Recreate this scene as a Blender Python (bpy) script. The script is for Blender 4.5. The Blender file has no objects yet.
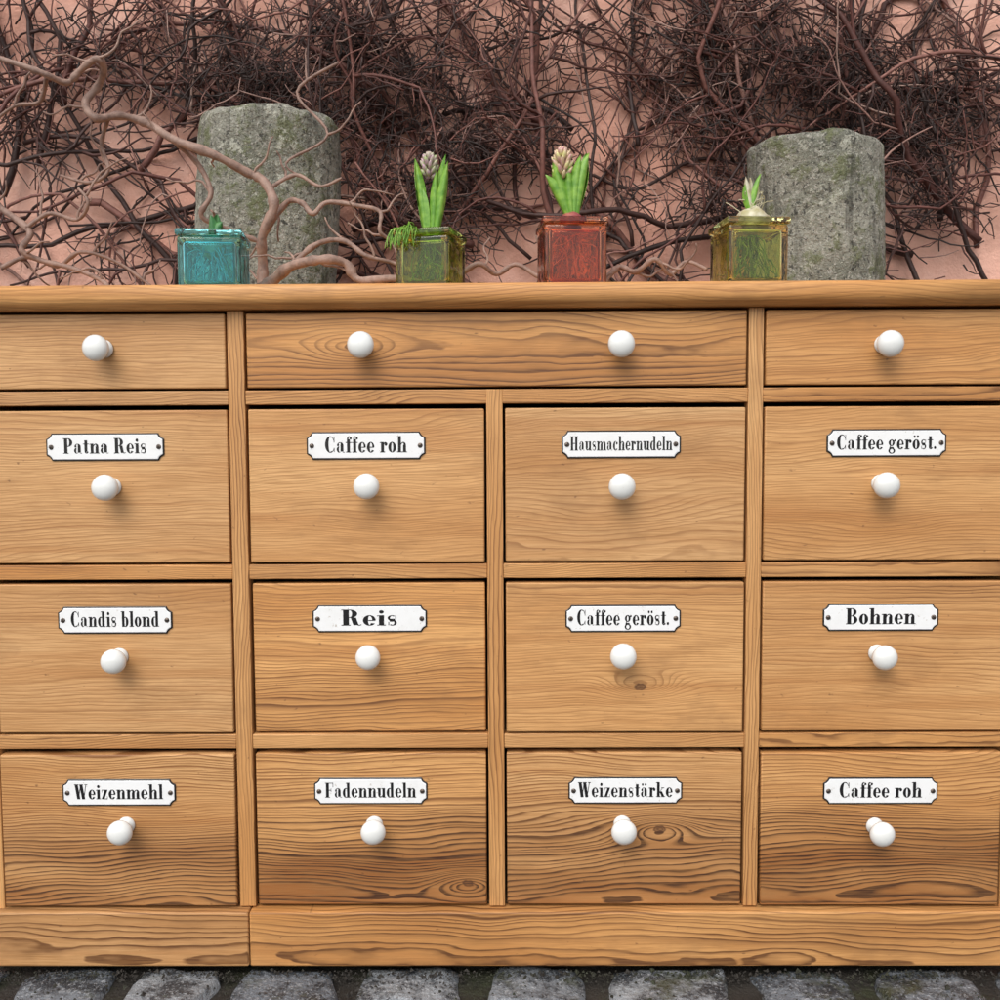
import bpy, bmesh, math, random
from mathutils import Vector, Matrix, noise
random.seed(7)
R=random.random
def U(a,b): return a+(b-a)*random.random()
S=bpy.context.scene
S.view_settings.view_transform='Standard'; S.view_settings.look='None'; S.view_settings.exposure=0
COL=S.collection

# ---------------------------------------------------------------- helpers
def empty(name,loc=(0,0,0)):
    o=bpy.data.objects.new(name,None); o.location=loc; o.empty_display_size=.05; COL.objects.link(o); return o
def mkobj(name,verts,faces,mat,parent=None,smooth=False,mats=None,fm=None):
    me=bpy.data.meshes.new(name); me.from_pydata(verts,[],faces); me.update()
    o=bpy.data.objects.new(name,me); COL.objects.link(o)
    for m in (mats or [mat]): me.materials.append(m)
    if fm: me.polygons.foreach_set('material_index',fm)
    if smooth: me.polygons.foreach_set('use_smooth',[True]*len(me.polygons))
    if parent: o.parent=parent
    return o
class NT:
    def __init__(s,name):
        s.mat=bpy.data.materials.new(name); s.mat.use_nodes=True; s.t=s.mat.node_tree; s.n=s.t.nodes
        s.b=s.n['Principled BSDF']
    def put(s,sock,v):
        if hasattr(v,'is_output') : s.t.links.new(v,sock)
        else: sock.default_value=v
    def M(s,op,a,b=None,c=None,clamp=False):
        n=s.n.new('ShaderNodeMath'); n.operation=op; n.use_clamp=clamp
        s.put(n.inputs[0],a)
        if b is not None: s.put(n.inputs[1],b)
        if c is not None: s.put(n.inputs[2],c)
        return n.outputs[0]
    def attr(s,name):
        n=s.n.new('ShaderNodeAttribute'); n.attribute_name=name; return n
    def sep(s,v):
        n=s.n.new('ShaderNodeSeparateXYZ'); s.put(n.inputs[0],v); return n.outputs
    def comb(s,x,y,z):
        n=s.n.new('ShaderNodeCombineXYZ'); s.put(n.inputs[0],x); s.put(n.inputs[1],y); s.put(n.inputs[2],z); return n.outputs[0]
    def noise(s,vec,scale=1,detail=2,rough=.5,dist=0):
        n=s.n.new('ShaderNodeTexNoise'); 
        if vec is not None: s.put(n.inputs['Vector'],vec)
        n.inputs['Scale'].default_value=scale; n.inputs['Detail'].default_value=detail; n.inputs['Roughness'].default_value=rough; n.inputs['Distortion'].default_value=dist
        return n.outputs['Fac']
    def obj(s):
        n=s.n.new('ShaderNodeTexCoord'); return n.outputs['Object']
    def ramp(s,f,stops,interp='LINEAR'):
        n=s.n.new('ShaderNodeValToRGB'); n.color_ramp.interpolation=interp
        e=n.color_ramp.elements
        while len(e)<len(stops): e.new(.5)
        for i,(p,c) in enumerate(stops):
            e[i].position=p; e[i].color=(c,c,c,1) if isinstance(c,(int,float)) else (*c,1)
        s.put(n.inputs[0],f); return n.outputs[0]
    def mask(s,f,a,b,v=1.0): return s.sep(s.ramp(f,[(a,0),(b,v)]))[0]
    def mix(s,f,a,b,mode='MIX'):
        n=s.n.new('ShaderNodeMix'); n.data_type='RGBA'; n.blend_type=mode
        s.put(n.inputs[0],f)
        for k,v in ((6,a),(7,b)):
            s.put(n.inputs[k], v if hasattr(v,'is_output') else (*v,1))
        return n.outputs[2]
    def bump(s,h,strength=.3,dist=.002,prev=None):
        n=s.n.new('ShaderNodeBump'); s.put(n.inputs['Height'],h); n.inputs['Strength'].default_value=strength; n.inputs['Distance'].default_value=dist
        if prev is not None: s.put(n.inputs['Normal'],prev)
        s.put(s.b.inputs['Normal'],n.outputs[0]); return n.outputs[0]
    def set(s,**k):
        for a,v in k.items():
            a=a.replace('_',' '); 
            if isinstance(v,tuple) and len(v)==3: v=(*v,1)
            s.put(s.b.inputs[a],v)
        return s
def simple(name,col,rough=.5,metal=0,**k):
    n=NT(name); n.set(Base_Color=col,Roughness=rough,Metallic=metal,**k); return n.mat

# ---------------------------------------------------------------- materials
def wood_mat():
    n=NT('pine_wood'); M=n.M
    gx,gy,gz=n.sep(n.attr('gc').outputs['Vector'])
    kx,ky,_=n.sep(n.attr('kn').outputs['Vector'])
    seed,freq,con=n.sep(n.attr('pp').outputs['Vector'])
    so=M('MULTIPLY',seed,37.0)
    n1=n.noise(n.comb(M('ADD',M('MULTIPLY',gx,2.3),so),M('MULTIPLY',gy,7.),M('MULTIPLY',gz,6.)),1,2)
    n2=n.noise(n.comb(M('ADD',M('MULTIPLY',gx,16.),so),M('MULTIPLY',gy,60.),gz),1,2)
    u=M('ADD',gy,M('MULTIPLY',M('SUBTRACT',n1,.5),.080))
    w=M('ADD',gz,M('MULTIPLY',M('SUBTRACT',n1,.5),.04))
    f=M('SQRT',M('ADD',M('MULTIPLY',u,u),M('MULTIPLY',w,w)))
    heart=M('SUBTRACT',1.,n.mask(f,.06,.15))
    f=M('ADD',f,M('MULTIPLY',M('SUBTRACT',n2,.5),.0045))
    k2=M('ADD',M('POWER',M('DIVIDE',kx,.046),2.),M('POWER',M('DIVIDE',ky,.018),2.))
    e=M('EXPONENT',M('MULTIPLY',k2,-1.))
    f=M('SUBTRACT',f,M('MULTIPLY',e,.030))
    wv=n.noise(n.comb(M('MULTIPLY',f,60.),so,0.),1,1)
    ph=M('ADD',M('MULTIPLY',f,freq),M('MULTIPLY',wv,3.5))
    fr=M('FRACT',ph)
    prof=n.sep(n.ramp(fr,[(0,.0),(.45,.06),(.70,.42),(.84,1),(.94,.95),(1,0)]))[0]
    n3=n.noise(n.comb(M('ADD',M('MULTIPLY',gx,2.8),so),M('MULTIPLY',gy,20.),3.3),1,3)
    loc=n.sep(n.ramp(n3,[(.34,.35),(.5,.8),(.64,1.2)]))[0]
    hc=M('MULTIPLY',M('SUBTRACT',con,.45,clamp=True),heart)
    c=M('MULTIPLY',M('MULTIPLY',prof,loc),M('ADD',M('MULTIPLY',con,.72),M('MULTIPLY',hc,1.1)))
    c=M('MINIMUM',M('ADD',c,M('MULTIPLY',prof,.14)),.95)
    n4=n.noise(n.comb(M('ADD',M('MULTIPLY',gx,1.7),so),M('MULTIPLY',gy,10.),7.7),1,3,.6)
    base=n.mix(n.mask(n4,.32,.70),(.75,.445,.185),(.56,.275,.088))
    hue=n.mix(M('FRACT',M('MULTIPLY',seed,7.13)),(1.08,.98,.86),(.94,.95,1.05))
    base=n.mix(1.0,base,hue,'MULTIPLY')
    # reddish streaks
    n9=n.noise(n.comb(M('ADD',M('MULTIPLY',gx,1.6),so),M('MULTIPLY',gy,48.),M('MULTIPLY',gz,30.)),1,3,.6)
    base=n.mix(n.mask(n9,.52,.70,.5),base,(.44,.18,.05))
    base=n.mix(M('MULTIPLY',M('MULTIPLY',n.mask(n3,.28,.66),hc),1.3,clamp=True),base,(.33,.125,.032))
    dark=n.mix(M('MULTIPLY',hc,1.7,clamp=True),(.225,.085,.024),(.040,.012,.005))
    colr=n.mix(c,base,dark)
    n5=n.noise(n.comb(M('ADD',M('MULTIPLY',gx,28.),so),M('MULTIPLY',gy,700.),M('MULTIPLY',gz,500.)),1,2)
    colr=n.mix(n.mask(n5,.42,.72,.42),colr,(.33,.16,.05))
    n7=n.noise(n.comb(M('ADD',M('MULTIPLY',gx,9.),so),M('MULTIPLY',gy,240.),M('MULTIPLY',gz,100.)),1,3,.7)
    colr=n.mix(n.mask(n7,.5,.72,.5),colr,(.34,.155,.045))
    n6=n.noise(n.comb(M('ADD',M('MULTIPLY',gx,7.),so),M('MULTIPLY',gy,11.),1.),1,4,.65)
    colr=n.mix(n.mask(n6,.54,.76,.45),colr,(.24,.115,.042))
    n8=n.noise(n.comb(M('ADD',M('MULTIPLY',gx,60.),so),M('MULTIPLY',gy,90.),2.),1,2,.7)
    colr=n.mix(n.mask(n8,.69,.77,.6),colr,(.10,.04,.016))
    kd=M('SQRT',M('ADD',M('POWER',M('DIVIDE',kx,.009),2.),M('POWER',M('DIVIDE',ky,.0055),2.)))
    kd=M('ADD',kd,M('MULTIPLY',M('SUBTRACT',n8,.5),1.3))
    kr=n.ramp(kd,[(0,.4),(.3,1),(.5,.65),(.75,1),(1.,.0)])
    colr=n.mix(M('MULTIPLY',n.sep(kr)[0],.85),colr,(.07,.025,.010))
    n.set(Base_Color=colr)
    n.set(Roughness=M('ADD',.42,M('MULTIPLY',n5,.25)))
    n.bump(n5,.45,.0007)
    return n.mat
WOOD=wood_mat()
def plaster():
    n=NT('pink_plaster'); o=n.obj()
    a=n.noise(o,1.6,4,.6); b=n.noise(o,9,5,.65); c=n.noise(o,160,3,.6)
    col=n.mix(n.mask(a,.3,.7),(.84,.48,.37),(.74,.37,.275))
    col=n.mix(n.mask(b,.5,.75,.6),col,(.88,.62,.52))
    col=n.mix(n.mask(n.noise(o,3.7,5,.7),.50,.72,.7),col,(.50,.27,.20))
    n.set(Base_Color=col,Roughness=.92)
    n.bump(c,.5,.005,n.bump(b,.5,.02)); return n.mat
def granite():
    n=NT('weathered_granite'); o=n.obj()
    a=n.noise(o,6,5,.7); 
    col=n.mix(n.mask(a,.38,.62),(.38,.375,.31),(.17,.175,.135))
    s1=n.noise(o,120,4,.75)
    col=n.mix(n.mask(s1,.53,.62,.8),col,(.50,.48,.42))
    col=n.mix(n.mask(n.noise(o,95,4,.8),.54,.62,.9),col,(.045,.045,.038))
    l=n.noise(o,16,6,.8)
    col=n.mix(n.mask(l,.51,.58,.75),col,(.14,.16,.065))
    l2=n.noise(o,24,5,.8)
    col=n.mix(n.mask(l2,.56,.61,.75),col,(.55,.55,.46))
    st=n.noise(n.comb(*[n.M('MULTIPLY',q,k) for q,k in zip(n.sep(o)[:3],(26.,26.,3.))]),1,4,.7)
    col=n.mix(n.mask(st,.55,.68,.75),col,(.05,.05,.04))
    n.set(Base_Color=col,Roughness=.9)
    n.bump(l,1.,.025,n.bump(s1,.8,.006)); return n.mat
def sett_mat():
    n=NT('sett_stone'); o=n.obj(); sd=n.sep(n.attr('pp').outputs['Vector'])[0]
    col=n.mix(sd,(.13,.15,.175),(.28,.30,.32))
    a=n.noise(o,20,6,.8)
    col=n.mix(n.mask(a,.44,.57,.92),col,(.026,.029,.034))
    s=n.noise(o,220,3,.7)
    col=n.mix(n.mask(s,.54,.64,.5),col,(.48,.50,.52))
    col=n.mix(n.mask(n.noise(o,13,5,.75),.53,.64,.8),col,(.045,.05,.02))
    n.set(Base_Color=col,Roughness=n.sep(n.ramp(a,[(.42,.5),(.6,.16)]))[0])
    n.bump(a,.9,.014); return n.mat
def soil():
    n=NT('dark_soil'); o=n.obj()
    a=n.noise(o,30,6,.7); g=n.noise(o,7,5,.7)
    col=n.mix(a,(.012,.010,.008),(.045,.038,.03))
    col=n.mix(n.mask(g,.5,.62,.6),col,(.03,.04,.012))
    n.set(Base_Color=col,Roughness=.7); n.bump(a,1,.012); return n.mat
def twig(name,stops,rough=.65):
    n=NT(name); v=n.sep(n.attr('pp').outputs['Vector'])[0]; o=n.obj()
    col=n.ramp(v,stops)
    a=n.noise(o,60,3,.7)
    col=n.mix(n.mask(a,.4,.7,.55),col,(.04,.02,.016))
    n.set(Base_Color=col,Roughness=rough); n.bump(a,.5,.004); return n.mat
PLASTER=plaster(); GRAN=granite(); SETT=sett_mat(); SOIL=soil()
TWIG=twig('vine_bark',[(0,(.018,.010,.008)),(.35,(.055,.020,.015)),(.6,(.13,.042,.032)),(.8,(.26,.11,.085)),(1,(.42,.27,.22))])
HAZ=twig('hazel_bark',[(0,(.25,.15,.115)),(1,(.42,.28,.22))])
def porcelain():
    n=NT('white_porcelain'); n.set(Base_Color=(.80,.81,.785),Roughness=.13,Coat_Weight=.5,Coat_Roughness=.05)
    return n.mat
PORC=porcelain()
def enamel():
    n=NT('white_enamel'); o=n.obj(); a=n.noise(o,30,4,.6)
    col=n.mix(n.mask(a,.5,.8,.5),(.86,.87,.87),(.72,.72,.69))
    col=n.mix(n.mask(n.noise(o,170,3,.7),.65,.72,.55),col,(.35,.28,.20))
    n.set(Base_Color=col,Roughness=.13); n.bump(n.noise(o,60,2),.08,.001); return n.mat
ENAM=enamel(); BLACK=simple('black_enamel',(.012,.012,.013),.25); SCREW=simple('screw_steel',(.16,.13,.11),.45,.9)
SLOT=simple('screw_slot',(.01,.01,.01),.8); DARK=simple('drawer_box_wood',(.16,.09,.04),.8)

# ---------------------------------------------------------------- cabinet
cab=empty('apothecary_cabinet')
def setattrs(o,grain,cen,knot,seed,freq,con,goff):
    me=o.data
    g=me.attributes.new('gc','FLOAT_VECTOR','POINT'); k=me.attributes.new('kn','FLOAT_VECTOR','POINT'); p=me.attributes.new('pp','FLOAT_VECTOR','POINT')
    G=[];K=[];P=[]
    for v in me.vertices:
        c=v.co-Vector(cen)
        if grain=='x': a,b,d=c.x,c.z,c.y
        elif grain=='z': a,b,d=c.z,c.x,c.y
        else: a,b,d=c.y,c.x,c.z
        G+= [a,b-goff[0],d+goff[1]]
        if knot:
            if grain=='z': K+=[v.co.z-knot[1],v.co.x-knot[0],0]
            else: K+=[v.co.x-knot[0],v.co.z-knot[1],0]
        else: K+=[9,9,0]
        P+=[seed,freq,con]
    g.data.foreach_set('vector',G);k.data.foreach_set('vector',K);p.data.foreach_set('vector',P)
def board(name,x0,x1,y0,y1,z0,z1,bev=.0015,seg=2,grain='x',knot=None,freq=None,con=None,goff=None,mat=None,rot=0,seed=None):
    bm=bmesh.new(); bmesh.ops.create_cube(bm,size=1)
    cx,cy,cz=(x0+x1)/2,(y0+y1)/2,(z0+z1)/2
    bmesh.ops.scale(bm,vec=(x1-x0,y1-y0,z1-z0),verts=bm.verts)
    if bev: bmesh.ops.bevel(bm,geom=list(bm.edges),offset=bev,segments=seg,profile=.5,affect='EDGES')
    if rot: bmesh.ops.rotate(bm,cent=(0,0,0),matrix=Matrix.Rotation(rot,3,'Y'),verts=bm.verts)
    bmesh.ops.translate(bm,vec=(cx,cy,cz),verts=bm.verts)
    me=bpy.data.meshes.new(name); bm.to_mesh(me); bm.free()
    o=bpy.data.objects.new(name,me); COL.objects.link(o); o.parent=cab; me.materials.append(mat or WOOD)
    if bev: 
        for p in me.polygons: p.use_smooth=p.area<.0008*((x1-x0)+(z1-z0))
    setattrs(o,grain,(cx,cy,cz),knot,seed if seed is not None else R(),(freq or U(170,260))*1.15,con if con is not None else U(.45,.7),
             goff or (U(-.12,.12),U(.03,.09)))
    return o
ZT=.9
D=.42
def top_board():
    prof=[(D,.9),(-.015,.9),(-.0205,.8985),(-.0235,.8950),(-.0245,.890),(-.0245,.883),(-.0232,.8775),(-.019,.8740),(-.014,.8725),(-.012,.8695),(D,.8695)]
    xs=[-.72,-.36,0,.36,.72]; V=[];F=[]
    for x in xs: V+=[(x,y,z) for y,z in prof]
    m=len(prof)
    for i in range(len(xs)-1):
        for j in range(m):
            F.append((i*m+j,i*m+(j+1)%m,(i+1)*m+(j+1)%m,(i+1)*m+j))
    F.append(tuple(range(m))[::-1]); F.append(tuple(range((len(xs)-1)*m,len(xs)*m)))
    o=mkobj('top_board',V,F,WOOD,cab)
    for p in o.data.polygons: p.use_smooth=p.area<.006
    setattrs(o,'x',(0,0,.885),None,.3,190,.5,(.12,.05))
top_board()
board('side_panel_left',-.692,-.6665,0,D,.0,.8685,grain='z')
board('side_panel_right',.6665,.692,0,D,.0,.8685,grain='z')
board('back_panel',-.666,.666,D-.02,D-.005,.01,.868,bev=0,mat=DARK)
board('bottom_panel',-.666,.666,.02,D-.021,.06,.0745,bev=0,mat=DARK)
XL=(-.3490,-.3275); XM=(-.0140,.0070); XR=(.3250,.3440)
zb,zt=.0770,.8690
for nm,(a,b),t in (('stile_left',XL,zt),('stile_middle',XM,.7662),('stile_right',XR,zt)):
    board(nm,a,b,.0,.022,zb,t,bev=.001,grain='z',freq=U(230,300),con=.75,goff=(.09,.06))
    board(nm+'_partition',a+.003,b-.003,.0225,D-.021,zb,t-.003,bev=0,mat=DARK)
cols=[(-.664,-.352),(-.324,-.0172),(.0102,.322),(.347,.6635)]
spans=[(-.6663,XL[0]-.0001),(XL[1]+.0001,XM[0]-.0001),(XM[1]+.0001,XR[0]-.0001),(XR[1]+.0001,.6663)]
rails=[(.7475,.7660),(.5195,.5385),(.2925,.3115)]
for i,(z0,z1) in enumerate(rails):
    sp=spans if i else [spans[0],(spans[1][0],spans[2][1]),spans[3]]
    for j,(a,b) in enumerate(sp):
        zz1=z1 if i else z1+.0003
        board(f'rail_{i}_{j}',a,b,.001,.022,z0+(0 if i else .0004),zz1,bev=.0012,freq=U(250,330),con=.7,rot=U(-.0008,.0008))
        board(f'rail_shelf_{i}_{j}',a,b,.0225,D-.021,z0+.003,z1-.003,bev=0,mat=DARK)
SX=-.3345
board('plinth_board_left',-.70,SX-.0006,-.012,.015,.0,.0745,bev=.0025,con=.8,freq=150,goff=(-.03,.05),seed=.12)
board('plinth_board_right',SX+.0006,.70,-.012,.015,.0,.0745,bev=.0025,con=.82,freq=150,goff=(-.035,.05),seed=.44)
board('plinth_return_left',-.70,-.693,.0155,D,.0,.0745,grain='y')
board('plinth_return_right',.693,.70,.0155,D,.0,.0745,grain='y')

def drawer(name,x0,x1,z0,z1,yf,**k):
    r=U(-.0025,.0025)*.8
    board(name+'_front',x0,x1,yf,yf+.019,z0,z1,bev=.0018,rot=r,**k)
    board(name+'_box',x0+.006,x1-.006,yf+.0195,D-.04,z0+.006,z1-.012,bev=0,mat=DARK)
rowz=[(.7695,.8655),(.5415,.7415),(.3145,.5135),(.0790,.2860)]
drawer('drawer_small_left',-.664,-.352,*rowz[0],.001,freq=190,con=.55,goff=(.12,.05))
drawer('drawer_wide',-.324,.322,*rowz[0],-.001,freq=140,con=.8,goff=(.005,.03),knot=(-.19,.822),seed=.71)
drawer('drawer_small_right',.347,.6635,*rowz[0],.000,freq=210,con=.55,goff=(-.1,.05))
spec={(1,0):dict(con=.52,freq=200,goff=(-.16,.06)),(1,1):dict(con=.42,freq=240,goff=(-.18,.07)),(1,2):dict(con=.52,freq=230,goff=(-.10,.12)),(1,3):dict(con=.6,freq=210,goff=(-.14,.05)),
 (2,0):dict(con=.55,freq=190,goff=(.16,.07)),(2,1):dict(con=.85,freq=190,goff=(-.15,.05)),(2,2):dict(con=.55,freq=210,goff=(.12,.04),knot=(.188,.375)),(2,3):dict(con=.7,freq=180,goff=(.13,.05)),
 (3,0):dict(con=1.35,freq=200,goff=(-.13,.03)),(3,1):dict(con=1.5,freq=170,goff=(-.09,.025),knot=(-.042,.108)),(3,2):dict(con=1.3,freq=185,goff=(-.10,.035),knot=(.213,.182)),(3,3):dict(con=1.4,freq=190,goff=(-.085,.03))}
yfs={(1,0):.002,(1,1):-.001,(1,2):.0015,(1,3):.001,(2,0):.0,(2,1):.004,(2,2):-.001,(2,3):.001,(3,0):-.003,(3,1):.001,(3,2):.001,(3,3):-.002}
for (r,c),k in spec.items():
    drawer(f'drawer_r{r}_c{c}',cols[c][0],cols[c][1],rowz[r][0],rowz[r][1],yfs[(r,c)],**k)

def knob(name,x,y,z):
    prof=[(0,.0115),(.002,.0122),(.004,.0112),(.007,.0078),(.012,.0064),(.016,.0072),(.0185,.0105),(.0205,.0142),(.0235,.0166),(.0275,.0175),(.0315,.0167),(.0350,.0140),(.0375,.0105),(.0390,.0065),(.0396,.0030),(.0397,0.0002)]
    N=32;V=[];F=[]
    for (d,r) in prof:
        for i in range(N):
            a=2*math.pi*i/N; V.append((r*math.cos(a),-d*.92,r*math.sin(a)))
    for j in range(len(prof)-1):
        for i in range(N):
            F.append((j*N+i,j*N+(i+1)%N,(j+1)*N+(i+1)%N,(j+1)*N+i))
    o=mkobj(name,V,F,PORC,cab,True); o.location=(x,y,z); o.rotation_euler=(U(-.08,.08),0,U(-.08,.08)); s=U(.93,1.0); o.scale=(s,1,s)
    bmx=bmesh.new(); bmx.from_mesh(o.data); bmesh.ops.recalc_face_normals(bmx,faces=bmx.faces); bmx.to_mesh(o.data); bmx.free()
KN=[[(-.508,.821),(-.1715,.821),(.1577,.821),(.497,.821)],[(-.504,.642),(-.1675,.642),(.1586,.642),(.497,.642)],
    [(-.5005,.418),(-.169,.418),(.163,.420),(.4966,.419)],[(-.497,.191),(-.167,.190),(.1635,.190),(.497,.188)]]
for r in range(4):
    for c in range(4):
        yf=yfs.get((r,c),0.0); knob(f'knob_{r}_{c}',KN[r][c][0],yf,KN[r][c][1])

# ---- didone lettering
XH=.64;T=.23;H=.05
class G:
    def __init__(s): s.p=[];s.w=0
    def rect(s,x0,y0,x1,y1): s.p.append([(x0,y0),(x1,y0),(x1,y1),(x0,y1)])
    def stem(s,x,y0,y1,bs=True,ts='l',t=None):
        t=t or T
        s.rect(x,y0,x+t,y1)
        if bs: s.rect(x-.08,y0,x+t+.08,y0+H)
        if ts=='l': s.p.append([(x-.09,y1-.02-H),(x+.02,y1-H),(x+.02,y1),(x-.09,y1-.02)])
        if ts=='b': s.rect(x-.08,y1-H,x+t+.08,y1)
    def ring(s,cx,cy,rx,ry,t=T,h=H,a0=0,a1=360,n=20):
        ri=max(rx-t,.012); rj=max(ry-h,.012)
        n=max(4,int(n*(a1-a0)/360)+2)
        for i in range(n):
            a=math.radians(a0+(a1-a0)*i/n); b=math.radians(a0+(a1-a0)*(i+1)/n)
            s.p.append([(cx+rx*math.cos(a),cy+ry*math.sin(a)),(cx+rx*math.cos(b),cy+ry*math.sin(b)),(cx+ri*math.cos(b),cy+rj*math.sin(b)),(cx+ri*math.cos(a),cy+rj*math.sin(a))])
    def line(s,x0,y0,x1,y1,w):
        s.p.append([(x0-w/2,y0),(x0+w/2,y0),(x1+w/2,y1),(x1-w/2,y1)])
    def dot(s,cx,cy,r,n=12): s.p.append([(cx+r*math.cos(2*math.pi*i/n),cy+r*math.sin(2*math.pi*i/n)) for i in range(n)])
def glyph(c):
    g=G(); r=XH/2
    def arch(xl,xr):
        cx=(xl+xr+T)/2; rx=(xr+T-xl)/2
        g.ring(cx,XH-.2,rx,.2,min(T,rx-.02),.07,0,90); g.ring(cx,XH-.2,rx,.2,.05,.07,90,175)
    if c in 'nhm':
        g.stem(.1,0,1 if c=='h' else XH); g.stem(.48,0,XH-.19,ts=''); arch(.3,.48); g.w=.8
        if c=='m': g.stem(.86,0,XH-.19,ts=''); arch(.68,.86); g.w=1.18
    elif c=='u':
        g.stem(.1,.17,XH,bs=False); g.stem(.48,0,XH,bs=False); g.rect(.6,0,.79,H)
        g.ring(.31,.2,.21,.2,.2,.07,180,270); g.ring(.31,.2,.21,.2,.05,.07,270,360); g.w=.8
    elif c in 'oö':
        g.ring(.33,r,.30,r+.01); g.w=.66
        if c=='ö': g.dot(.2,.84,.085); g.dot(.46,.84,.085)
    elif c=='e':
        g.ring(.33,r,.30,r+.01,T,H,90,325); g.ring(.33,r,.28,r+.01,.16,H,0,90); g.rect(.2,r-.03,.58,r+.025); g.w=.63
    elif c=='c':
        g.ring(.33,r,.30,r+.01,T,H,75,320); g.dot(.48,XH-.14,.1); g.w=.61
    elif c in 'aä':
        g.stem(.34,.06,XH-.15,bs=False,ts=''); g.ring(.335,XH-.2,.235,.2,.21,H,0,90); g.ring(.32,XH-.2,.225,.2,.06,H,90,150); g.dot(.16,XH-.17,.085)
        g.ring(.25,.19,.2,.19,.17,H,90,300); g.line(.64,.04,.56,.0,.14); g.w=.7
        if c=='ä': g.dot(.2,.84,.085); g.dot(.46,.84,.085)
    elif c=='d':
        g.ring(.3,r,.27,r+.01,T,H,60,300); g.stem(.4,0,1); g.w=.74
    elif c=='b':
        g.stem(.08,0,1,bs=False); g.ring(.38,r,.28,r+.01,T,H,-120,120); g.w=.7
    elif c=='g':
        g.ring(.28,.43,.25,.22,.18,H); g.ring(.3,-.1,.28,.19,.14,.06); g.line(.1,.0,.2,.26,.07); g.rect(.1,.07,.45,.15); g.dot(.56,.58,.075); g.line(.46,.52,.54,.6,.06); g.w=.66
    elif c=='r':
        g.stem(.1,0,XH); g.dot(.48,XH-.13,.11); g.ring(.44,XH-.17,.14,.17,.05,.05,45,180); g.w=.6
    elif c=='s':
        g.ring(.25,XH-.175,.2,.175,.11,H,45,270); g.ring(.27,.175,.2,.185,.12,H,-135,90); g.line(.27,.24,.25,.42,.26); g.rect(.08,.02,.12,.22); g.rect(.4,.42,.44,.62); g.w=.52
    elif c=='t':
        g.stem(.14,.12,.86,bs=False,ts=''); g.rect(.03,XH-H,.48,XH); g.ring(.3,.14,.16,.14,.14,.06,180,350); g.w=.5
    elif c in 'il':
        g.stem(.1,0,1 if c=='l' else XH); g.w=.42
        if c=='i': g.dot(.215,.85,.11)
    elif c=='f':
        g.stem(.12,0,.82,ts=''); g.rect(.02,XH-H,.47,XH); g.ring(.28,.82,.16,.18,.12,.06,60,180); g.dot(.41,.88,.085); g.w=.46
    elif c=='k':
        g.stem(.1,0,1); g.line(.3,.28,.58,XH,.05); g.line(.64,0,.40,.38,.24); g.rect(.46,XH-H,.72,XH); g.rect(.46,0,.80,H); g.w=.8
    elif c=='z':
        g.rect(.05,0,.52,H); g.rect(.05,XH-H,.52,XH); g.line(.15,.02,.42,XH-.02,.23); g.rect(.05,.45,.09,XH); g.rect(.49,0,.53,.2); g.w=.57
    elif c=='.': g.dot(.13,.1,.1); g.w=.28
    elif c==' ': g.w=.34
    elif c=='P': g.stem(.1,0,1,ts='b',t=.26); g.ring(.42,.72,.33,.28,.24,H,-90,90); g.rect(.3,1-H,.44,1); g.rect(.3,.44,.44,.44+H); g.w=.8
    elif c=='R': g.stem(.1,0,1,ts='b',t=.26); g.ring(.42,.74,.32,.26,.24,H,-90,90); g.rect(.3,1-H,.44,1); g.rect(.3,.48,.44,.48+H); g.line(.68,.03,.56,.5,.24); g.ring(.82,.08,.12,.08,.05,.05,180,350); g.w=.94
    elif c=='B': g.stem(.1,0,1,ts='b',t=.26); g.ring(.42,.76,.3,.24,.22,H,-90,90); g.ring(.44,.27,.34,.27,.24,H,-90,90); g.rect(.3,1-H,.44,1); g.rect(.3,.49,.46,.54); g.rect(.3,0,.46,H); g.w=.84
    elif c=='C': g.ring(.44,.5,.39,.51,.27,H,65,300); g.rect(.72,.62,.77,.98); g.rect(.72,.04,.77,.3); g.ring(.5,.5,.27,.5,.04,H,30,90); g.ring(.5,.4,.27,.4,.04,H,270,340); g.w=.86
    elif c=='H': g.stem(.1,0,1,ts='b',t=.26); g.stem(.6,0,1,ts='b',t=.26); g.rect(.3,.47,.64,.53); g.w=1.0
    elif c=='F': g.stem(.1,0,1,ts='b',t=.26); g.rect(.3,1-H,.74,1); g.rect(.69,.7,.74,1); g.rect(.3,.48,.55,.53); g.rect(.53,.38,.57,.63); g.w=.8
    elif c=='W': g.line(.36,0,.18,1,.26); g.line(.36,0,.52,.95,.06); g.line(.76,0,.56,1,.26); g.line(.78,0,.98,1,.06); g.rect(.0,1-H,.38,1); g.rect(.44,1-H,.76,1); g.rect(.86,1-H,1.1,1); g.w=1.12
    return g
def text_mesh(name,txt,cx,y,cz,width,cap):
    x=0;V=[];F=[];pol=[]
    for c in txt:
        g=glyph(c)
        for p in g.p: pol.append([(a+x,b) for a,b in p])
        x+=g.w+.02
    s=width/x
    for k,p in enumerate(pol):
        ar=sum(p[q][0]*p[(q+1)%len(p)][1]-p[(q+1)%len(p)][0]*p[q][1] for q in range(len(p)))
        if ar<0: p=p[::-1]
        b=len(V)
        V+=[(cx-width/2+a*s, y-.00002-(k%9)*.000012, cz-cap*.42+bb*cap) for a,bb in p]; F.append(tuple(range(b,b+len(p))))
    mkobj(name,V,F,BLACK,cab)
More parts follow.
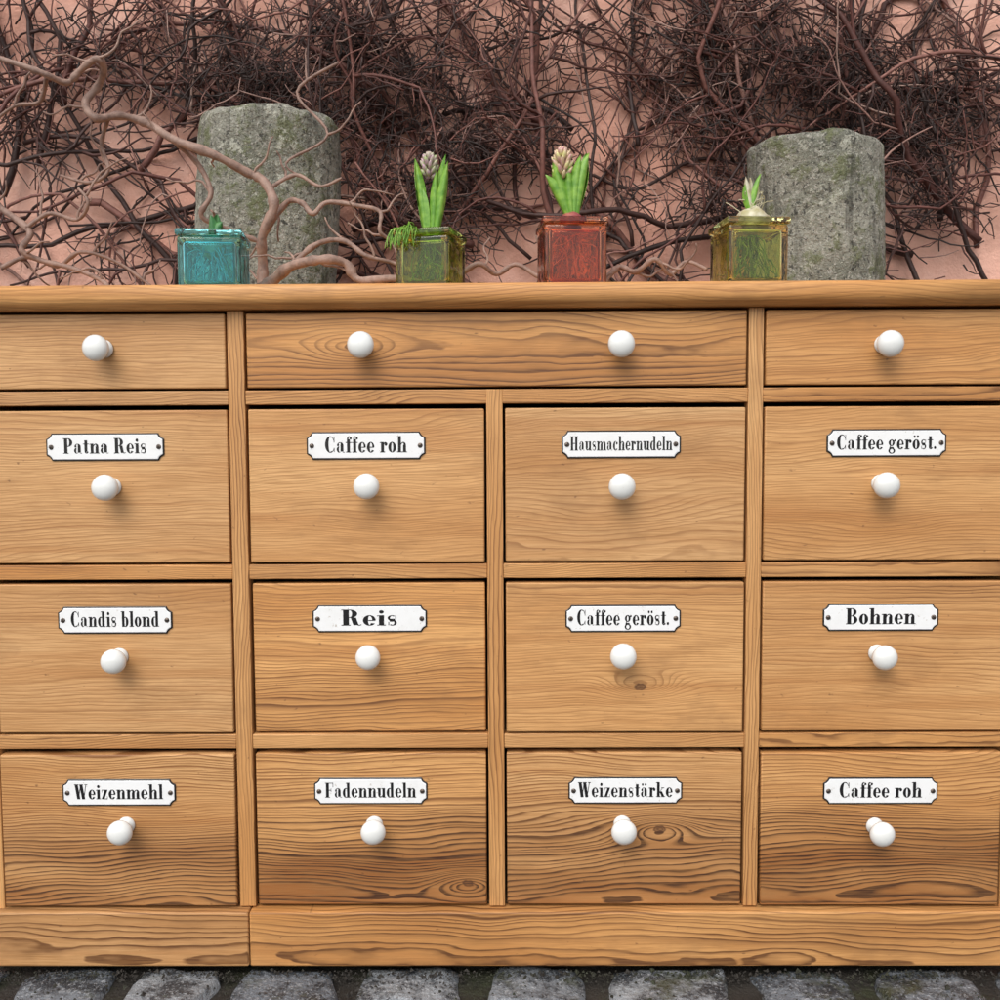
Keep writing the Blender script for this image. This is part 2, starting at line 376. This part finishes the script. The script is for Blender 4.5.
def plate(name,txt,cx,yf,cz,tw,cap=.0185,w=.150,h=.036):
    def outline(w,h,c):
        w/=2;h/=2; pts=[]
        for sx,sy,o in ((1,1,0),(-1,1,1),(-1,-1,0),(1,-1,1)):
            q=[(w,h-c),(w-c*.45,h-c*.75),(w-c*.75,h-c*.45),(w-c,h)]
            q=[(a*sx,b*sy) for a,b in q]
            if o: q=q[::-1]
            pts+=q
        return pts
    def slab(nm,w,h,c,y0,y1,mat):
        o=outline(w,h,c); n=len(o); o2=outline(w-.0012,h-.0012,c)
        V=[(cx+a,y0,cz+b) for a,b in o]+[(cx+a,y1+.0004,cz+b) for a,b in o]+[(cx+a,y1,cz+b) for a,b in o2]
        F=[tuple(range(2*n,3*n))]
        for L in (0,n):
            for i in range(n): F.append((L+i,L+(i+1)%n,L+n+(i+1)%n,L+n+i))
        q=mkobj(nm,V,F,mat,cab)
        bmx=bmesh.new(); bmx.from_mesh(q.data); bmesh.ops.recalc_face_normals(bmx,faces=bmx.faces); bmx.to_mesh(q.data); bmx.free()
        return q
    slab(name+'_rim',w,h,.0075,yf-.0001,yf-.0016,BLACK)
    slab(name+'_face',w-.0038,h-.0038,.0066,yf-.0015,yf-.0022,ENAM)
    text_mesh(name+'_lettering',txt,cx,yf-.0023,cz,tw,cap*1.09)
    for s in (-1,1):
        V=[];F=[];N=14
        for d,r in ((0,.0033),(.0008,.0031),(.0014,.0019),(.0016,.0001)):
            for i in range(N):
                a=2*math.pi*i/N; V.append((cx+s*(w/2-.0068)+r*math.cos(a),yf-.0021-d,cz+r*math.sin(a)))
        for j in range(3):
            for i in range(N): F.append((j*N+i,j*N+(i+1)%N,(j+1)*N+(i+1)%N,(j+1)*N+i))
        mkobj(name+'_screw',V,F,SCREW,cab,True)
        a=U(0,3); X=cx+s*(w/2-.0068); dx,dz=math.cos(a)*.0027,math.sin(a)*.0027; nx,nz=-math.sin(a)*.0005,math.cos(a)*.0005
        yy=yf-.0039
        mkobj(name+'_screw_slot',[(X-dx-nx,yy,cz-dz-nz),(X+dx-nx,yy,cz+dz-nz),(X+dx+nx,yy,cz+dz+nz),(X-dx+nx,yy,cz-dz+nz)],[(0,1,2,3)],SLOT,cab)
PX=[[-.512,-.1706,.161,.504],[-.505,-.1696,.1637,.501],[-.5055,-.171,.1676,.504]]
PZ=[.694,.466,.235]
TX=[[('Patna Reis',.110,.0185),('Caffee roh',.108,.0195),('Hausmachernudeln',.133,.0170),('Caffee geröst.',.130,.0180)],
    [('Candis blond',.118,.0190),('Reis',.076,.0195),('Caffee geröst.',.122,.0190),('Bohnen',.092,.0195)],
    [('Weizenmehl',.119,.0185),('Fadennudeln',.122,.0185),('Weizenstärke',.126,.0185),('Caffee roh',.110,.0190)]]
for r in range(3):
    for c in range(4):
        t,w,cp=TX[r][c]; plate(f'enamel_label_{r}_{c}',t,PX[r][c],yfs[(r+1,c)],PZ[r],w,cp,w=.1545 if r==0 else .151)

# ---------------------------------------------------------------- setting
WY=.86
wall=mkobj('plaster_wall',[(-6,WY,-.02),(6,WY,-.02),(6,WY,3.6),(-6,WY,3.6),(-6,WY+.35,-.02),(6,WY+.35,-.02),(6,WY+.35,3.6),(-6,WY+.35,3.6)],
 [(0,1,2,3),(5,4,7,6),(3,2,6,7),(0,3,7,4),(1,5,6,2)],PLASTER)
mkobj('ground',[(-60,-60,-.022),(60,-60,-.022),(60,60,-.022),(-60,60,-.022)],[(0,1,2,3)],SOIL)
V=[];F=[];PP=[]
y=.8+.018
row=0
while y>-3.0:
    d=.133; x=-2.6+U(0,.1)
    while x<2.6:
        w=U(.11,.19); g=U(.012,.034); dd=d-U(.012,.03); sh=U(-.010,.008); x0,x1=x+g/2,x+w-g/2; y1=y-.004+sh; y0=y1-dd+.006
        nx,ny=11,9; top=U(-.010,-.001) ; tl=U(-.04,.04); b=len(V); off=Vector((U(0,50),U(0,50),0))
        if y1>-.03: top-=.004
        sd=R()
        for j in range(ny+1):
            for i in range(nx+1):
                u=i/nx*2-1; v=j/ny*2-1
                su=math.copysign(abs(u)**.7,u); sv=math.copysign(abs(v)**.7,v)
                rr=.9+.10*(1-(abs(u)*abs(v))**2)
                px=(x0+x1)/2+su*rr*(x1-x0)/2; py=(y0+y1)/2+sv*rr*(y1-y0)/2
                e=max(abs(u),abs(v)); 
                n=noise.noise(Vector((px*22,py*22,0))+off)+.6*noise.noise(Vector((px*60,py*60,0))+off)
                px+=.014*noise.noise(Vector((px*25,py*25,9)))*e; py+=.014*noise.noise(Vector((px*25,py*25,19)))*e
                z=top+tl*(px-(x0+x1)/2)+n*.004-.004*(u*u+v*v)-(.030 if e>.99 else 0)
                V.append((px,py,min(z,-.0006) if py>-.03 else z)); PP+=[sd,0,0]
        for j in range(ny):
            for i in range(nx):
                a=b+j*(nx+1)+i; F.append((a,a+1,a+nx+2,a+nx+1))
        x+=w
    y-=d
st=mkobj('cobblestone_pavement',V,F,SETT,None,True)
a=st.data.attributes.new('pp','FLOAT_VECTOR','POINT'); a.data.foreach_set('vector',PP)
V=[];F=[]
for i in range(6500):
    px=U(-1.1,1.1); py=U(-.35,-.012) if R()<.6 else -.012-abs(random.gauss(0,.008))
    r=U(.0008,.0028)*(1 if R()<.9 else 1.8); z=-.010+U(-.008,.006); b=len(V)
    for k in range(4):
        a=k*2.1+i; V.append((px+r*math.cos(a),py+r*math.sin(a),z+U(-.5,.5)*r))
    V.append((px,py,z+r)); F+=[(b,b+1,b+4),(b+1,b+2,b+4),(b+2,b+3,b+4),(b+3,b,b+4)]
mkobj('joint_grit',V,F,SOIL)

# measurement helper : metres on the plane y=Y for a sight line of the photograph
TH=math.radians(3.6)
def at(u,v,Y):
    a=(u-500)/960; b=-(v-500)/960
    dx,dy,dz=a,b*math.sin(TH)+math.cos(TH),b*math.cos(TH)-math.sin(TH)
    t=(Y+1.25)/dy
    return Vector((dx*t,Y,.70+dz*t))

def post(name,u0,u1,v,Y,lean,tp,sd,c=.014,tilt=0):
    a=at(u0,v+60,Y);b=at(u1,v+60,Y); cx=(a.x+b.x)/2; r=(b.x-a.x)/2; top=at(500,v,Y-r*.95).z
    N=120;L=90;V=[];F=[]
    rings=[(top*j/L,1.0) for j in range(L)]
    rings=[q for q in rings if q[0]<top-c]
    for k in range(7):
        t=k/6*math.pi/2; rings.append((top-c+c*math.sin(t),1-(c/r)*.9*(1-math.cos(t))))
    rings+=[(top+.001,.75),(top+.002,.5),(top+.003,.25),(top+.003,.02)]
    for (z,s) in rings:
        for i in range(N):
            an=2*math.pi*i/N
            rr=r*s*(1+tp*(top-z))
            p=Vector((math.cos(an)*1.6,math.sin(an)*1.6,z*5+sd))
            q=Vector((math.cos(an)*7,math.sin(an)*7,z*45+sd)); q2=Vector((math.cos(an)*16,math.sin(an)*16,z*110+sd))
            rr*=1+.035*noise.noise(p)+.020*noise.noise(q)+.010*noise.noise(q2)
            edge=max(0,1-(top-z)/.035)
            ch=max(0,noise.noise(Vector((math.cos(an)*2.6,math.sin(an)*2.6,sd+5)))-.12)
            rr*=1-edge*ch*.25
            xx=rr*math.cos(an)
            zz=z+tilt*xx*max(0,min(1,(z-top+.3)/.3)) + edge*.010*noise.noise(Vector((math.cos(an)*3*s,math.sin(an)*3*s,sd+2)))
            V.append((cx+xx+lean*(z-top),Y+rr*math.sin(an),zz))
    n=len(rings)
    for j in range(n-1):
        for i in range(N): F.append((j*N+i,j*N+(i+1)%N,(j+1)*N+(i+1)%N,(j+1)*N+i))
    F.append(tuple(range((n-1)*N,n*N)))
    mkobj(name,V,F,GRAN,None,True)
post('granite_post',202,340,100,.60,.05,.10,3.)
post('granite_post.001',748,877,131,.60,-.03,.03,11.,.014,-.03)

class Tubes:
    def __init__(s): s.V=[];s.F=[];s.P=[]
    def add(s,pts,rad,col,n=5):
        b=len(s.V); m=len(pts); prev=None
        for i,p in enumerate(pts):
            t=(pts[min(i+1,m-1)]-pts[max(i-1,0)])
            if t.length<1e-7: t=Vector((0,0,1))
            t.normalize()
            if prev is None:
                prev=t.orthogonal().normalized()
            else:
                prev=(prev-t*prev.dot(t)); 
                prev=prev.normalized() if prev.length>1e-5 else t.orthogonal().normalized()
            bi=t.cross(prev)
            for k in range(n):
                a=2*math.pi*k/n; q=p+(prev*math.cos(a)+bi*math.sin(a))*rad[i]
                s.V.append((q.x,q.y,q.z)); s.P+=[col,0,0]
        for i in range(m-1):
            for k in range(n):
                s.F.append((b+i*n+k,b+i*n+(k+1)%n,b+(i+1)*n+(k+1)%n,b+(i+1)*n+k))
        s.F.append(tuple(b+k for k in range(n))[::-1]); s.F.append(tuple(b+(m-1)*n+k for k in range(n)))
    def build(s,name,mat,parent=None):
        o=mkobj(name,s.V,s.F,mat,parent,True)
        a=o.data.attributes.new('pp','FLOAT_VECTOR','POINT'); a.data.foreach_set('vector',s.P); return o
clumps=[(250,65,38,1.1),(330,100,38,1.1),(420,70,40,.9),(470,150,36,.9),(545,150,30,.6),(60,40,44,.5),(15,120,38,.5),(820,85,42,1.3),(700,110,40,.8),(930,110,42,1.1),
 (730,205,28,.9),(960,60,38,.6),(150,20,46,.5),(390,190,30,.7),(650,195,34,.5),(660,20,44,.7),(520,30,40,.6),(920,200,42,.9),(150,230,45,.5),(360,30,40,.8),(780,20,46,.8),(460,230,32,.6),(200,90,28,.5),(900,150,28,.8)]
CW=[(at(u,v,WY-.08),s*2.1/960,w) for u,v,s,w in clumps]
def dens(p):
    d=.11
    for c,s,w in CW: d+=w*math.exp(-((p.x-c.x)**2+(p.z-c.z)**2)/(2*s*s))
    return d
tb=Tubes(); allp=[]
def walk(p,ang,L,step,wig,r0,r1,col,n=5,ymin=.62,record=False):
    pts=[p.copy()];k=max(3,int(L/step)); vy=U(-.3,.3); da=U(-.04,.04)
    p=p.copy()
    for i in range(k):
        ang+=random.gauss(0,wig)+da
        if R()<.06: ang+=random.choice([-1,1])*U(.3,.8)
        vy=vy*.85+random.gauss(0,.12)
        p=p+Vector((math.cos(ang),vy,math.sin(ang))).normalized()*step
        if p.y>WY-.006: p.y=WY-.006; vy=-.1
        if p.y<ymin: p.y=ymin; vy=.15
        pts.append(p.copy())
        if record: allp.append((p.copy(),ang,r0))
    tb.add(pts,[r0+(r1-r0)*i/k for i in range(k+1)],col,n)
    return pts
def nc(m,s): return min(1,max(0,random.gauss(m,s)))
for i in range(120):
    p=Vector((U(-1.6,1.6),WY-U(.01,.06),U(.0,1.3) if i<65 else U(.8,1.5)))
    a=random.choice([math.pi/2,math.pi/2,.5,math.pi-.5])+U(-.6,.6)
    walk(p,a,U(.7,1.7),.03,.13,U(.0035,.0085),.0024,U(.1,.9),6,WY-.14,record=True)
base=list(allp)
for i in range(700):
    for _ in range(40):
        p,a,r=random.choice(base)
        if p.z>.6 and R()<dens(p): break
    walk(p,a+random.choice([-1,1])*U(.4,1.3),U(.12,.42),.022,.18,U(.0021,.0041),.0013,nc(.46,.27),5,WY-.2,record=True)
sec=list(allp)
for i in range(2300):
    for _ in range(40):
        p,a,r=random.choice(sec)
        if p.z>.75 and R()<dens(p): break
    walk(p,a+random.choice([-1,1])*U(.4,1.4),U(.03,.16),.016,.22,U(.0012,.0022),.0009,nc(.48,.28),4,WY-.24)
for i in range(2000):
    c,s,w=random.choices(CW,weights=[c[2]**2 for c in CW])[0]
    p=Vector((random.gauss(c.x,s*.85),WY-abs(random.gauss(.05,.04))-.01,random.gauss(c.z,s*.5)))
    walk(p,U(0,6.28),U(.04,.10),.016,.4,U(.0014,.0026),.0009,max(0,random.gauss(.16,.15)),4,WY-.24)
tb.build('climbing_vine',TWIG)

hz=Tubes()
def smooth(ps,k=6):
    out=[]
    for i in range(len(ps)-1):
        p0=ps[max(i-1,0)];p1=ps[i];p2=ps[i+1];p3=ps[min(i+2,len(ps)-1)]
        for j in range(k):
            t=j/k
            out.append(.5*((2*p1)+(p2-p0)*t+(2*p0-5*p1+4*p2-p3)*t*t+(3*p1-p0-3*p2+p3)*t**3))
    out.append(ps[-1]); return out
def hbranch(l,y0,y1,r0,r1,c=.5):
    m=len(l)
    ps=[at(u+U(-3,3),v+U(-3,3),y0+(y1-y0)*i/(m-1)+.012*math.sin(i*1.7)) for i,(u,v) in enumerate(l)]
    s=smooth(ps); k=len(s)
    hz.add(s,[(r0+(r1-r0)*i/(k-1))*(1+.3*noise.noise(Vector((i*.45,r0*900,0)))+(.25 if i%11==5 else 0)) for i in range(k)],c,8)
    for i in range(4,k-2,8):
        if R()<.75:
            d=Vector((U(-1,1),U(-.4,.4),U(-.3,1))).normalized(); p=s[i].copy(); q=[p.copy()]
            for _ in range(int(U(4,9))):
                d=(d+Vector((U(-.7,.7),U(-.3,.3),U(-.7,.7)))).normalized(); p=p+d*.011; q.append(p.copy())
            sq=smooth(q,2); hz.add(sq,[.0022-.0012*j/len(sq) for j in range(len(sq))],c,5)
hbranch([(262,300),(262,262),(266,232),(277,205),(268,180),(250,168),(215,152),(175,138),(150,122),(125,114),(96,113),(87,100),(97,84),(109,66),(98,56),(84,66),(70,78),(48,72),(10,54),(-40,40)],.22,.10,.0078,.0038,.6)
hbranch([(264,232),(285,200),(305,198),(318,213),(332,201),(362,202),(384,212),(380,232),(396,242),(402,262)],.22,.16,.0045,.0022,.5)
hbranch([(255,290),(275,278),(292,264),(325,256),(348,264),(362,276),(400,280),(430,286)],.12,.08,.0085,.0045,.7)
hbranch([(290,270),(315,245),(345,240),(368,255),(395,262),(412,270)],.16,.14,.0045,.0025,.5)
hbranch([(400,272),(430,266),(455,276),(478,262),(500,274),(520,266),(545,278),(570,284)],.19,.17,.0045,.003,.5)
hbranch([(600,284),(622,268),(640,272),(660,262),(672,274),(690,260),(708,272)],.13,.10,.0045,.0025,.5)
hbranch([(-20,190),(5,206),(28,226),(20,246),(40,258),(72,262),(104,280),(112,292)],.20,.14,.0055,.003,.4)
hbranch([(28,226),(50,208),(78,214),(92,200),(82,186)],.18,.15,.0035,.002,.4)
hbranch([(175,138),(200,160),(214,190),(205,215),(236,232),(262,240)],.17,.22,.004,.003,.4)
hbranch([(110,114),(100,140),(112,165),(92,178),(60,170)],.16,.20,.0035,.002,.4)
hbranch([(50,72),(40,95),(15,100),(-10,120)],.12,.18,.003,.002,.4)
hbranch([(340,60),(300,90),(330,130),(290,160),(310,180)],.30,.24,.0025,.0015,.2)
hbranch([(268,185),(300,172),(322,185),(345,176)],.21,.2,.003,.002,.5)
hbranch([(0,262),(30,250),(60,262),(85,250),(120,262),(150,284)],.24,.2,.004,.002,.3)
hz.build('corkscrew_hazel_branch',HAZ)

# ---------------------------------------------------------------- glass vases with hyacinths
def glassmat(name,c,rough=.03):
    n=NT(name); o=n.obj()
    n.set(Base_Color=c,Roughness=rough,Transmission_Weight=1.0,IOR=1.45)
    n.bump(n.noise(o,28,2),.35,.004); return n.mat
def leafmat(name,a,b,sc=90):
    n=NT(name); o=n.obj(); s=n.mask(n.noise(o,sc,3),.35,.65)
    n.set(Base_Color=n.mix(s,a,b),Roughness=.4); return n.mat
LEAF=leafmat('hyacinth_leaf',(.10,.27,.02),(.25,.46,.06)); LEAF2=leafmat('dark_leaf',(.03,.14,.04),(.06,.22,.05))
BUDP=leafmat('bud_purple',(.52,.30,.42),(.36,.46,.18),120); BUDC=leafmat('bud_cream',(.68,.64,.28),(.58,.32,.32),100); BULBR=leafmat('bulb_skin_red',(.22,.03,.05),(.40,.12,.09)); BULBW=leafmat('bulb_white',(.66,.62,.48),(.42,.38,.2))
MOSS=leafmat('moss',(.08,.15,.02),(.22,.32,.05)); ROOTT=leafmat('teal_roots',(.10,.35,.35),(.45,.6,.55)); ROOTR=leafmat('rust_roots',(.5,.2,.12),(.6,.4,.3))
def vase(nm,uc,w,h,Y,rot,gm,kind,rootcol):
    base=at(uc,280,Y); P=empty(nm,(base.x,Y,ZT+.0005)); P.rotation_euler=(0,0,rot)
    bm=bmesh.new()
    def bx(w,z0,z1,flip,bev):
        r=bmesh.ops.create_cube(bm,size=1); vs=r['verts']
        bmesh.ops.scale(bm,vec=(w,w,z1-z0),verts=vs); bmesh.ops.translate(bm,vec=(0,0,(z0+z1)/2),verts=vs)
        es=list({e for v in vs for e in v.link_edges}); rr=bmesh.ops.bevel(bm,geom=es,offset=bev,segments=3,affect='EDGES',profile=.5)
        if flip: 
            fs={f for v in rr['verts'] for f in v.link_faces}; bmesh.ops.reverse_faces(bm,faces=list(fs))
    bx(w,0,h-.010,False,.004); bx(w-.012,.009,h-.015,True,.006)
    me=bpy.data.meshes.new('glass_body'); bm.to_mesh(me); bm.free(); me.materials.append(gm)
    o=bpy.data.objects.new('glass_body',me); COL.objects.link(o); o.parent=P
    for p in me.polygons: p.use_smooth=p.area<.0006
    bm=bmesh.new(); bx(w+.004,h-.0095,h,False,.0025)
    me=bpy.data.meshes.new('glass_rim'); bm.to_mesh(me); bm.free(); me.materials.append(gm)
    o=bpy.data.objects.new('glass_rim',me); COL.objects.link(o); o.parent=P
    rt=Tubes(); q=w/2-.012
    for i in range(38):
        p=Vector((U(-.2,.2)*w,U(-.2,.2)*w,h-.02)); ps=[p.copy()]; d=Vector((U(-1,1),U(-1,1),-1)).normalized()
        for _ in range(12):
            d=(d+Vector((U(-.5,.5),U(-.5,.5),U(-.6,.35)))).normalized(); p=p+d*.008
            p.x=max(-q,min(q,p.x)); p.y=max(-q,min(q,p.y)); p.z=max(.014,min(h-.02,p.z)); ps.append(p.copy())
        rt.add(ps,[.0009]*len(ps),.5,4)
    rt.build('roots',rootcol,P)
    def blob(nm,mat,c,r,sc=(1,1,1),rough=.1,n=20):
        V=[];F=[];M_=12
        for j in range(M_+1):
            th=math.pi*j/M_
            for i in range(n):
                a=2*math.pi*i/n; k=Vector((math.sin(th)*math.cos(a),math.sin(th)*math.sin(a),math.cos(th)))
                rr=r*(1+rough*noise.noise(k*2.5+Vector((uc,0,0))))
                V.append((c[0]+k.x*rr*sc[0],c[1]+k.y*rr*sc[1],c[2]+k.z*rr*sc[2]))
        for j in range(M_):
            for i in range(n): F.append((j*n+i,(j+1)*n+i,(j+1)*n+(i+1)%n,j*n+(i+1)%n))
        mkobj(nm,V,F,mat,P,True)
    def leaf(nm,mat,x0,z0,L,wd,tx,ang,curl,off=.008):
        V=[];F=[];K=14; fwd=Vector((math.cos(ang),math.sin(ang),0)); 
        p=Vector((x0,0,z0))+fwd*off; t=tx
        for i in range(K+1):
            f=i/K; ww=wd*(.7+.42*math.sin(f*math.pi*.8))*(1-f**5)
            up=Vector((math.sin(t),0,math.cos(t))); sd=up.cross(fwd).normalized(); nrm=sd.cross(up).normalized()
            if nrm.dot(fwd)<0: nrm=-nrm
            for s in (-1,-.5,0,.5,1):
                V.append(tuple(p+sd*s*ww*.5-nrm*ww*.5*s*s*.8))
            for s in (1,.5,0,-.5,-1):
                V.append(tuple(p+sd*s*ww*.5*.96-nrm*ww*.5*s*s*.8+nrm*.0016*(1.2-abs(s))))
            p=p+up*(L/K); t+=curl/K
        for i in range(K):
            for k in range(10): F.append((i*10+k,i*10+(k+1)%10,(i+1)*10+(k+1)%10,(i+1)*10+k))
        F.append(tuple(K*10+k for k in range(10)))
        mkobj(nm,V,F,mat,P,True)
    def flowerbud(mat,c,r,H,n=34):
        Vt=Tubes()
        for i in range(n):
            f=i/n; a=i*2.4; z=c[2]+H*f; rr=r*math.sin(math.pi*(.25+.7*f))
            p=Vector((c[0]+rr*.3*math.cos(a),c[1]+rr*.3*math.sin(a),z)); d=Vector((math.cos(a),math.sin(a),.9+f)).normalized()
            ps=[p+d*rr*k/5 for k in range(6)]; Vt.add(ps,[.0013,.0025,.0031,.0030,.0022,.0006],R(),6)
        Vt.build('flower_bud',mat,P)
    if kind=='shoot':
        blob('bulb',BULBW,(0,0,h-.02),.016,(1,1,.9))
        for a,l,t in ((4.3,.030,-.12),(2.0,.034,.1),(5.2,.024,.35)): leaf('leaf',LEAF2,.0,h-.004,l,.013,t,a,.2,.004)
    elif kind=='hy':
        blob('bulb',MOSS,(0,0,h-.008),.021,(1,1,.6),.5)
        for a,l,t,c,x in ((4.6,.104,-.14,.02,-.004),(5.3,.100,.20,-.05,.006),(4.0,.070,-.05,-.1,-.002),(1.3,.112,.12,.05,.003),(2.2,.110,-.15,.02,-.005),(5.0,.086,.06,.02,.003)): leaf('leaf',LEAF,x,h-.004,l,.013,t,a,c,.006)
        flowerbud(BUDP,(-.001,0,h+.074),.014,.034,34)
        mt=Tubes()
        for i in range(45):
            p=Vector((U(-.5,-.1)*w,-U(.35,.54)*w,h+.001)); ps=[p.copy()]; d=Vector((U(-.8,.2),U(-.6,0),.3)).normalized()
            for _ in range(9): d=(d+Vector((U(-.4,.4),U(-.4,.25),-.5))).normalized(); p=p+d*.0042; p.z=max(p.z,h+.001) if abs(p.x)<w/2+.003 and abs(p.y)<w/2+.003 else p.z; ps.append(p.copy())
            mt.add(ps,[.0007]*10,.5,4)
        mt.build('moss_threads',LEAF,P)
    elif kind=='hy2':
        blob('bulb',BULBR,(0,0,h+.000),.018,(1,1,.8),.15)
        for a,l,t,c,x in ((4.4,.078,-.34,.16,-.003),(5.2,.084,.16,.05,.005),(4.7,.070,-.08,.0,.0),(1.4,.088,.26,-.12,.003),(2.0,.078,-.20,.05,-.005),(3.9,.060,-.44,-.1,-.003),(5.0,.080,.06,.06,.003)): leaf('leaf',LEAF,x,h+.010,l,.017,t,a,c,.006)
        flowerbud(BUDC,(-.012,0,h+.056),.017,.044,40)
    else:
        blob('bulb',BULBW,(0.004,0,h+.002),.022,(1,1,.85),.3)
        for a,l,t,c,m in ((4.4,.050,-.15,.0,BULBW),(5.1,.054,.12,.15,LEAF),(1.4,.048,.3,-.2,BULBW),(4.8,.040,-.4,.3,LEAF),(2.,.05,.05,0,BULBW)): leaf('leaf',m,.003,h+.012,l,.009,t,a,c,.004)
        mt=Tubes()
        for i in range(16):
            p=Vector((U(-.012,.016),U(-.01,.01),h+.012)); ps=[p.copy()]; d=Vector((U(-.7,.7),U(-.4,.4),1)).normalized()
            for _ in range(7): d=(d+Vector((U(-.4,.4),U(-.4,.4),U(-.5,.2)))).normalized(); p=p+d*.005; ps.append(p.copy())
            mt.add(ps,[.0007]*8,.5,4)
        mt.build('dry_leaf_threads',BULBW,P)
vase('hyacinth_vase',217,.083,.083,.085,.12,glassmat('turquoise_glass',(.27,.88,.95)),'shoot',ROOTT)
vase('hyacinth_vase.001',434,.076,.083,.085,-.25,glassmat('green_glass',(.70,.84,.22)),'hy',MOSS)
vase('hyacinth_vase.002',574,.084,.096,.085,.08,glassmat('red_glass',(1.0,.45,.25)),'hy2',ROOTR)
vase('hyacinth_vase.003',750,.082,.094,.085,.10,glassmat('olive_glass',(.86,.90,.38)),'narc',MOSS)

# ---------------------------------------------------------------- light
w=bpy.data.worlds.new('World'); S.world=w; w.use_nodes=True
nt=w.node_tree; bg=nt.nodes['Background']
sk=nt.nodes.new('ShaderNodeTexSky'); sk.sky_type='NISHITA'; sk.sun_disc=False
EL=math.radians(48); AZ=math.radians(200)
sk.sun_elevation=EL; sk.sun_rotation=AZ; sk.dust_density=3; sk.air_density=1
hs=nt.nodes.new('ShaderNodeHueSaturation'); hs.inputs['Saturation'].default_value=.35; hs.inputs['Value'].default_value=1.22
nt.links.new(sk.outputs[0],hs.inputs['Color']); nt.links.new(hs.outputs[0],bg.inputs[0]); bg.inputs[1].default_value=.15
L=bpy.data.lights.new('sun','SUN'); L.energy=1.5; L.angle=math.radians(40); L.color=(1,.96,.9)
so=bpy.data.objects.new('sun',L); COL.objects.link(so)
dirv=Vector((math.sin(AZ)*math.cos(EL),math.cos(AZ)*math.cos(EL),math.sin(EL)))
so.rotation_euler=dirv.to_track_quat('Z','Y').to_euler(); so.location=dirv*10

# ---------------------------------------------------------------- camera
cam=bpy.data.cameras.new('camera'); cam.sensor_width=36; cam.lens=34.56; cam.clip_end=500; cam.clip_start=.02
co=bpy.data.objects.new('camera',cam); COL.objects.link(co)
yaw=math.radians(.5)
Rm=Matrix.Rotation(yaw,4,'Z')@Matrix.Rotation(math.radians(90-3.6),4,'X')@Matrix.Rotation(math.radians(-.3),4,'Z')
co.matrix_world=Matrix.Translation((.014,-1.25,.701))@Rm
S.camera=co
